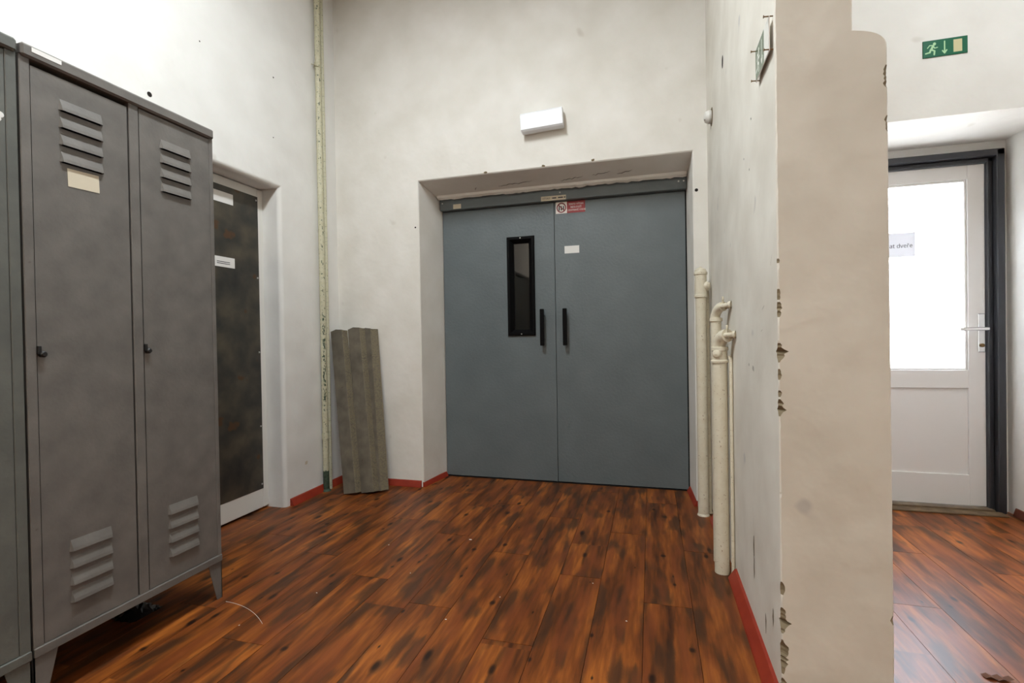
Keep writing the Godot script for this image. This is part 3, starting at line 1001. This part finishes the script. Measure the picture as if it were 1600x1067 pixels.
# ------------------------------------------------------------------ pipes
func pipes() -> void:
	var st := stool()
	var t := thing("riser_pipe", "cream riser pipe with flaking green-specked paint in the corner", "pipe", Vector3(-2.188, 0, -2.962))
	tube(st, [Vector3(0, 0, 0), Vector3(0, CEIL, 0)], 0.019, 20)
	obj("pipe", st, M.old_pipe, t)
	# scabs of older green paint where the cream has flaked away
	st = stool()
	for k in 120:
		var y := rng.randf_range(0.62, 1.22) if k < 85 else rng.randf_range(0.45, 3.4)
		var a := deg_to_rad(rng.randf_range(20.0, 75.0))
		var d := Vector3(sin(a), 0, cos(a))
		var u := Vector3(d.z, 0, -d.x)
		var ww := rng.randf_range(0.0015, 0.0035)
		var hh := rng.randf_range(0.003, 0.014)
		var c := Vector3(0, y, 0) + d * 0.0196
		for j in 7:
			var e0 := TAU * j / 7.0
			var e1 := TAU * (j + 1) / 7.0
			tri(st, c, c + u * cos(e0) * ww + Vector3.UP * sin(e0) * hh, c + u * cos(e1) * ww + Vector3.UP * sin(e1) * hh, d)
	obj("flaked_paint", st, M.pipe_green, t).set_meta("kind", "stuff")
	st = stool()
	tube(st, [Vector3(0, 0.36, 0), Vector3(0, 0.40, 0)], 0.0225, 20)
	obj("coupling", st, M.old_pipe, t)
	st = stool()
	lathe(st, [Vector2(0.0195, 0.012), Vector2(0.0197, 0.10), Vector2(0.0193, 0.14)], Vector3.ZERO, Vector3.UP, 20)
	lathe(st, [Vector2(0.032, 0), Vector2(0.028, 0.008), Vector2(0.0195, 0.014)], Vector3.ZERO, Vector3.UP, 20)
	obj("bare_foot", st, M.pipe_green, t)
	st = stool()
	tube(st, [Vector3(-0.032, 2.94, 0.0), Vector3(-0.01, 2.935, 0.025), Vector3(0.012, 2.93, 0.022), Vector3(0.022, 2.93, 0.0)], 0.004, 8)
	tube(st, [Vector3(-0.03, 2.945, 0.03), Vector3(-0.005, 2.935, 0.028), Vector3(0.0, 2.95, 0.035)], 0.003, 8)
	obj("clip", st, M.old_pipe, t)
	t = thing("thin_riser_pipe", "thin yellowish riser pipe in the corner behind the grey slabs", "pipe", Vector3(-2.192, 0, -3.015))
	st = stool()
	tube(st, [Vector3(0, 0, 0), Vector3(0, CEIL, 0)], 0.0125, 16)
	obj("pipe", st, M.old_pipe, t)
	st = stool()
	tube(st, [Vector3(0, 0.40, 0), Vector3(0, 0.43, 0)], 0.015, 16)
	obj("coupling", st, M.old_pipe, t)

	# waste pipe by the lift with a capped tee
	t = thing("waste_pipe", "thick cream waste pipe with capped tee beside the lift doors", "pipe", Vector3(0.280, 0, -3.045))
	st = stool()
	tube(st, [Vector3(0, 0, 0), Vector3(0, 1.30, 0)], 0.029, 24)
	obj("pipe", st, M.cream_pipe, t)
	st = stool()
	lathe(st, [Vector2(0.034, 0), Vector2(0.033, 0.006), Vector2(0.029, 0.012)], Vector3.ZERO, Vector3.UP, 24)
	obj("foot_seal", st, M.cream_pipe, t)
	st = stool()
	lathe(st, [Vector2(0.029, 1.255), Vector2(0.036, 1.258), Vector2(0.036, 1.272), Vector2(0.033, 1.276), Vector2(0.033, 1.385), Vector2(0.037, 1.389), Vector2(0.037, 1.402), Vector2(0.033, 1.406), Vector2(0.030, 1.418), Vector2(0.015, 1.426), Vector2(0, 1.427)], Vector3.ZERO, Vector3.UP, 24)
	lathe(st, [Vector2(0.026, 0), Vector2(0.026, 0.036), Vector2(0.019, 0.05), Vector2(0, 0.055)], Vector3(0, 1.325, 0), Vector3(1, -0.1, 0.25), 20)
	lathe(st, [Vector2(0.008, 1.425), Vector2(0.006, 1.434), Vector2(0, 1.436)], Vector3.ZERO, Vector3.UP, 10)
	obj("tee", st, M.cream_pipe, t)
	t = thing("thin_drain_pipe", "thin cream pipe dropping from the capped tee to the floor", "pipe", Vector3(0.321, 0, -3.095))
	st = stool()
	tube(st, [Vector3(0, 0, 0), Vector3(0, 1.27, 0), Vector3(-0.004, 1.30, 0.012)], 0.011, 14)
	obj("pipe", st, M.cream_pipe, t)
	st = stool()
	lathe(st, [Vector2(0.018, 0), Vector2(0.015, 0.01), Vector2(0.011, 0.014)], Vector3.ZERO, Vector3.UP, 14)
	obj("foot_seal", st, M.cream_pipe, t)

	# two standpipes with elbows and stubs into the partition
	for q in [[-2.445, 0.023, 1.115, "slimmer cream standpipe with upper elbow into the partition"], [-2.335, 0.031, 0.985, "thick rust-spotted cream standpipe with lower elbow into the partition"]]:
		var r: float = q[1]
		var H: float = q[2]
		t = thing("stand_pipe", q[3], "pipe", Vector3(0.289, 0, q[0]), "standpipes on the partition")
		st = stool()
		tube(st, [Vector3(0, 0, 0), Vector3(0, H, 0)], r, 24)
		obj("pipe", st, M.cream_pipe, t)
		st = stool()
		var re := r * 0.92
		var el := []
		for i in 8:
			var a := PI * 0.5 * i / 7.0
			el.append(Vector3(0.030 * (1.0 - cos(a)) - 0.004, H + 0.055 * sin(a), 0.055 * (1.0 - cos(a))))
		tube(st, [Vector3(0, H - 0.01, 0)] + el, re, 20)
		lathe(st, [Vector2(r, H - 0.012), Vector2(r + 0.005, H - 0.010), Vector2(r + 0.005, H + 0.004), Vector2(re, H + 0.006)], Vector3.ZERO, Vector3.UP, 24)
		obj("elbow", st, M.cream_pipe, t)
		st = stool()
		var e0: Vector3 = el[7]
		tube(st, [e0 - Vector3(0.012, 0, 0), Vector3(RIGHT - 0.289, e0.y + 0.004, e0.z + 0.055)], 0.011, 14)
		lathe(st, [Vector2(0.017, 0), Vector2(0.015, 0.012), Vector2(0.011, 0.016)], Vector3(RIGHT - 0.289, e0.y + 0.004, e0.z + 0.055), Vector3(-1, 0, -0.6), 14)
		obj("stub", st, M.cream_pipe, t)
		st = stool()
		tube(st, [e0 + Vector3(0.008, 0.001, 0.016), e0 + Vector3(0.016, 0.002, 0.030)], 0.0135, 12)
		obj("hemp_joint", st, M.hemp, t)
		st = stool()
		tube(st, [e0 + Vector3(-0.004, 0, 0.005), e0 + Vector3(-0.004, 0.036, 0.006)], 0.004, 8)
		span(st, e0 + Vector3(-0.008, 0.026, -0.004), e0 + Vector3(0.0, 0.044, 0.016), 0.002)
		obj("vent_key", st, M.cream_pipe, t)
		if r > 0.03:
			st = stool()
			lathe(st, [Vector2(r + 0.005, -0.008), Vector2(r + 0.006, 0.0), Vector2(r + 0.001, 0.006), Vector2(r, 0.06)], Vector3(0, H - 0.055, 0), Vector3.UP, 24)
			lathe(st, [Vector2(0.021, 0), Vector2(0.020, 0.010), Vector2(0.014, 0.019), Vector2(0, 0.023)], Vector3(-0.010, H - 0.024, r * 0.6), Vector3(-0.45, 0, 1), 18)
			obj("access_plug", st, M.cream_pipe, t)
	t = thing("thin_wall_pipe", "thin grey-cream pipe tight to the partition behind the rust-spotted standpipe", "pipe", Vector3(0.331, 0, -2.315))
	st = stool()
	tube(st, [Vector3(0, 0, 0), Vector3(0, 0.93, 0), Vector3(-0.004, 0.95, -0.006)], 0.0075, 12)
	obj("pipe", st, M.cream_pipe, t)
	st = stool()
	lathe(st, [Vector2(0.012, 0), Vector2(0.010, 0.008), Vector2(0.0075, 0.012)], Vector3.ZERO, Vector3.UP, 12)
	obj("foot_seal", st, M.hemp, t)

# ------------------------------------------------------------------ smaller things
func slabs() -> void:
	# [bottom left x, bottom front z, length, width, slope of the edge, label, sideways tilt]
	for q in [[-2.013, -2.905, 1.122, 0.094, 0.015, "grey weathered slab leaning in the corner, foremost of three", 9.2], [-1.908, -2.951, 1.135, 0.096, 0.015, "grey weathered slab leaning in the corner, between the two others", 9], [-1.862, -2.998, 1.128, 0.078, 0.034, "grey weathered slab leaning in the corner, against the lift wall", 7.4]]:
		var t := thing("leaning_slab", q[5], "slab", Vector3(q[0], 0, q[1]), "grey slabs leaning in the corner")
		var w: float = q[3]
		var d := 0.046
		var H: float = q[2]
		var tilt := Basis(Vector3.BACK, deg_to_rad(q[6])) * Basis(Vector3.RIGHT, deg_to_rad(-7.2))
		var P := func(u: float, v: float, h: float) -> Vector3:
			var p := Vector3(u, h, v)
			if h > 0.5: p.y += 0.010 * sin(PI * clampf(u / w, 0.0, 1.0))
			return tilt * p + Vector3(0, 0.0062, 0)
		var st := stool()
		var sec := PackedVector2Array([Vector2(0, -0.004), Vector2(0.003, 0), Vector2(w * 0.5, 0.001), Vector2(w, 0), Vector2(w, -d), Vector2(0.0, -d)])
		prism(st, sec, P, 0.0, H)
		obj("slab", st, M.slab_grey, t)
		st = stool()
		prism(st, PackedVector2Array([Vector2(w, -0.001), Vector2(w + 0.004, -0.004), Vector2(w + float(q[4]), -d), Vector2(w, -d)]), P, 0.0, H - 0.003)
		obj("sloped_edge", st, M.slab_ochre, t)

func signs_and_fittings() -> void:
	var t := thing("emergency_light", "white box emergency light on the wall above the lift", "light", Vector3(-0.655, 2.437, BACK))
	t.rotation_degrees.z = 2.6
	var st := stool()
	box(st, Vector3(0, 0, 0.011), Vector3(0.262, 0.116, 0.022), 0.004)
	obj("back_plate", st, M.white_gloss, t)
	st = stool()
	prism(st, PackedVector2Array([Vector2(0.022, -0.060), Vector2(0.066, -0.060), Vector2(0.076, -0.050), Vector2(0.076, 0.044), Vector2(0.060, 0.060), Vector2(0.022, 0.060)]), func(u: float, v: float, s: float) -> Vector3: return Vector3(s, v, u), -0.136, 0.136)
	obj("diffuser", st, M.diffuser, t)

	t = thing("exit_sign", "green escape sign with running figure above the exit door niche", "sign", Vector3(1.439, 2.464, HALL))
	st = stool()
	box(st, Vector3(0, 0, 0.002), Vector3(0.188, 0.085, 0.004), 0.001)
	obj("plate", st, M.sign_green, t)
	st = stool()
	print_face(st, Vector3(-0.0925, -0.041, 0.0043), Vector3(0.185, 0, 0), Vector3(0, 0.082, 0))
	obj("pictogram", st, M.sign_escape, t)

	t = thing("exit_sign", "green escape sign with a painted grey sheen, screwed to the partition near its chipped edge", "sign", Vector3(RIGHT - 0.011, 1.885, -1.628))
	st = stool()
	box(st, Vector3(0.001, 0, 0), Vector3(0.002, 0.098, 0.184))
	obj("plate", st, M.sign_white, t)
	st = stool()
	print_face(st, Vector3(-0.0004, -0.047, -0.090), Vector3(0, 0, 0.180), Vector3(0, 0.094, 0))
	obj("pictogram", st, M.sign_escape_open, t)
	for a in [-1.0, 1.0]:
		for b in [-1.0, 1.0]:
			st = stool()
			tube(st, [Vector3(0.012, a * 0.046, b * 0.089), Vector3(-0.012, a * 0.046 + 0.002, b * 0.089)], 0.0018, 8)
			tube(st, [Vector3(-0.012, a * 0.046 + 0.002, b * 0.089), Vector3(-0.014, a * 0.046 + 0.002, b * 0.089)], 0.004, 8)
			obj("screw", st, M.brass, t)

	t = thing("cable_gland", "round white cable gland on the partition near the ceiling", "gland", Vector3(RIGHT, 2.243, -2.945))
	st = stool()
	lathe(st, [Vector2(0.050, 0), Vector2(0.044, 0.003), Vector2(0.030, 0.004)], Vector3.ZERO, Vector3.LEFT, 24)
	obj("broken_ring", st, M.crumbled, t)
	st = stool()
	lathe(st, [Vector2(0.034, 0.002), Vector2(0.036, 0.016), Vector2(0.028, 0.034), Vector2(0.012, 0.042), Vector2(0, 0.043)], Vector3.ZERO, Vector3.LEFT, 24)
	obj("cap", st, M.white_gloss, t)
	st = stool()
	lathe(st, [Vector2(0.005, 0.0), Vector2(0.004, 0.003), Vector2(0, 0.004)], Vector3(-0.036, -0.018, 0.012), Vector3.LEFT, 8)
	obj("screw", st, M.brass, t)

func litter() -> void:
	# crumpled plastic under the locker
	var st := stool()
	var n := noise(401, 0.5, 3)
	var N := 12
	var P := func(i: int, j: int) -> Vector3:
		var u := i / float(N)
		var v := j / float(N)
		var e := sin(PI * u) * sin(PI * v)
		return Vector3((u - 0.5) * 0.16, 0.002 + e * (0.03 + 0.035 * absf(n.get_noise_2d(i * 1.7, j * 1.3))), (v - 0.5) * 0.12 + 0.02 * n.get_noise_2d(j, i))
	for i in N:
		for j in N:
			quad(st, P.call(i, j), P.call(i + 1, j), P.call(i + 1, j + 1), P.call(i, j + 1), Vector3.UP)
	var b := obj("plastic_bag", st, M.bag)
	b.position = Vector3(-1.96, 0, -1.45)
	meta(b, "crumpled black plastic bag under the end locker", "bag")
	st = stool()
	var pts := []
	for k in 15:
		var u := k / 14.0
		pts.append(Vector3(-1.666 + 0.265 * u, 0.0012, -1.602 + 0.095 * u * u))
	tube(st, pts, 0.0006, 6)
	meta(obj("thread", st, M.paper), "thin white thread lying on the floor by the locker leg", "thread")
	for k in 9:
		var q: Array = [[-0.916, -2.408], [-1.05, -2.0], [-1.35, -1.75], [-0.60, -1.90], [-0.25, -2.10], [-0.75, -1.70], [-1.48, -1.48], [-0.10, -1.85], [-1.30, -2.25]][k]
		st = stool()
		var s := 0.008 if k == 0 else rng.randf_range(0.0025, 0.004)
		box(st, Vector3(0, 0.0007, 0), Vector3(s * 1.7, 0.0014, s), 0.0005, Transform3D(Basis(Vector3.UP, k * 1.3), Vector3.ZERO))
		var o := obj("paint_flake", st, M.paper)
		o.position = Vector3(q[0], 0, q[1])
		meta(o, "tiny white paint flake on the corridor floor", "flake", "paint flakes on the floor")
	st = stool()
	for k in 5:
		var a := Vector3(0.014 * (k - 2), 0.002 + 0.006 * (k % 2), -0.012)
		var c := a + Vector3(0.014, 0.006 - 0.012 * (k % 2), 0)
		quad(st, a, c, c + Vector3(0.004, 0.001, 0.026 - 0.003 * absi(k - 2)), a + Vector3(0.004, 0.001, 0.026 - 0.003 * absi(k - 2)), Vector3.UP)
	var l := obj("dry_leaf", st, M.dry_leaf)
	l.position = Vector3(0.978, 0, -1.809)
	meta(l, "curled brown dry leaf on the exit passage floor", "leaf")

func _ready() -> void:
	rng.seed = 77
	# camera
	var cam := Camera3D.new()
	cam.name = "camera"
	cam.fov = 69.094
	cam.near = 0.02
	cam.position = Vector3(0, 1.05, 0)
	cam.rotation = Vector3(-0.00964528, 0.272906, -0.0168441)
	cam.current = true
	add_child(cam)
	# sky, exposure
	var sky_mat := ProceduralSkyMaterial.new()
	sky_mat.sky_top_color = Color(0.90, 0.94, 1.0)
	sky_mat.sky_horizon_color = Color(1.0, 1.0, 1.0)
	sky_mat.ground_bottom_color = Color(0.75, 0.74, 0.72)
	sky_mat.ground_horizon_color = Color(0.85, 0.85, 0.84)
	sky_mat.sky_energy_multiplier = 4.3
	sky_mat.ground_energy_multiplier = 4.0
	var env := Environment.new()
	env.background_mode = Environment.BG_SKY
	env.sky = Sky.new()
	env.sky.sky_material = sky_mat
	env.tonemap_mode = Environment.TONE_MAPPER_LINEAR
	env.tonemap_exposure = 1.04
	env.sdfgi_enabled = true
	env.ssao_enabled = true
	env.ssil_enabled = true
	var we := WorldEnvironment.new()
	we.name = "environment"
	we.environment = env
	add_child(we)
	make_materials()
	luminaire(Vector3(-0.95, CEIL - 0.07, -1.15), 6.7, "twin-tube fluorescent lamp on the ceiling over the lockers")
	luminaire(Vector3(1.65, CEIL - 0.07, -1.7), 2.5, "added twin-tube fill lamp, unseen, on the ceiling of the exit passage")  # added fill, out of view, to brighten the exit wall
	luminaire(Vector3(-0.60, CEIL - 0.07, 2.9), 8.0, "added twin-tube fill lamp, unseen, on the ceiling of the front room", Color(1.0, 0.97, 0.90))  # added fill behind the camera, lifts the pillar and lower walls
	setting()
	partition()
	lift_doors()
	steel_door()
	exit_door()
	lockers()
	pipes()
	slabs()
	signs_and_fittings()
	litter()
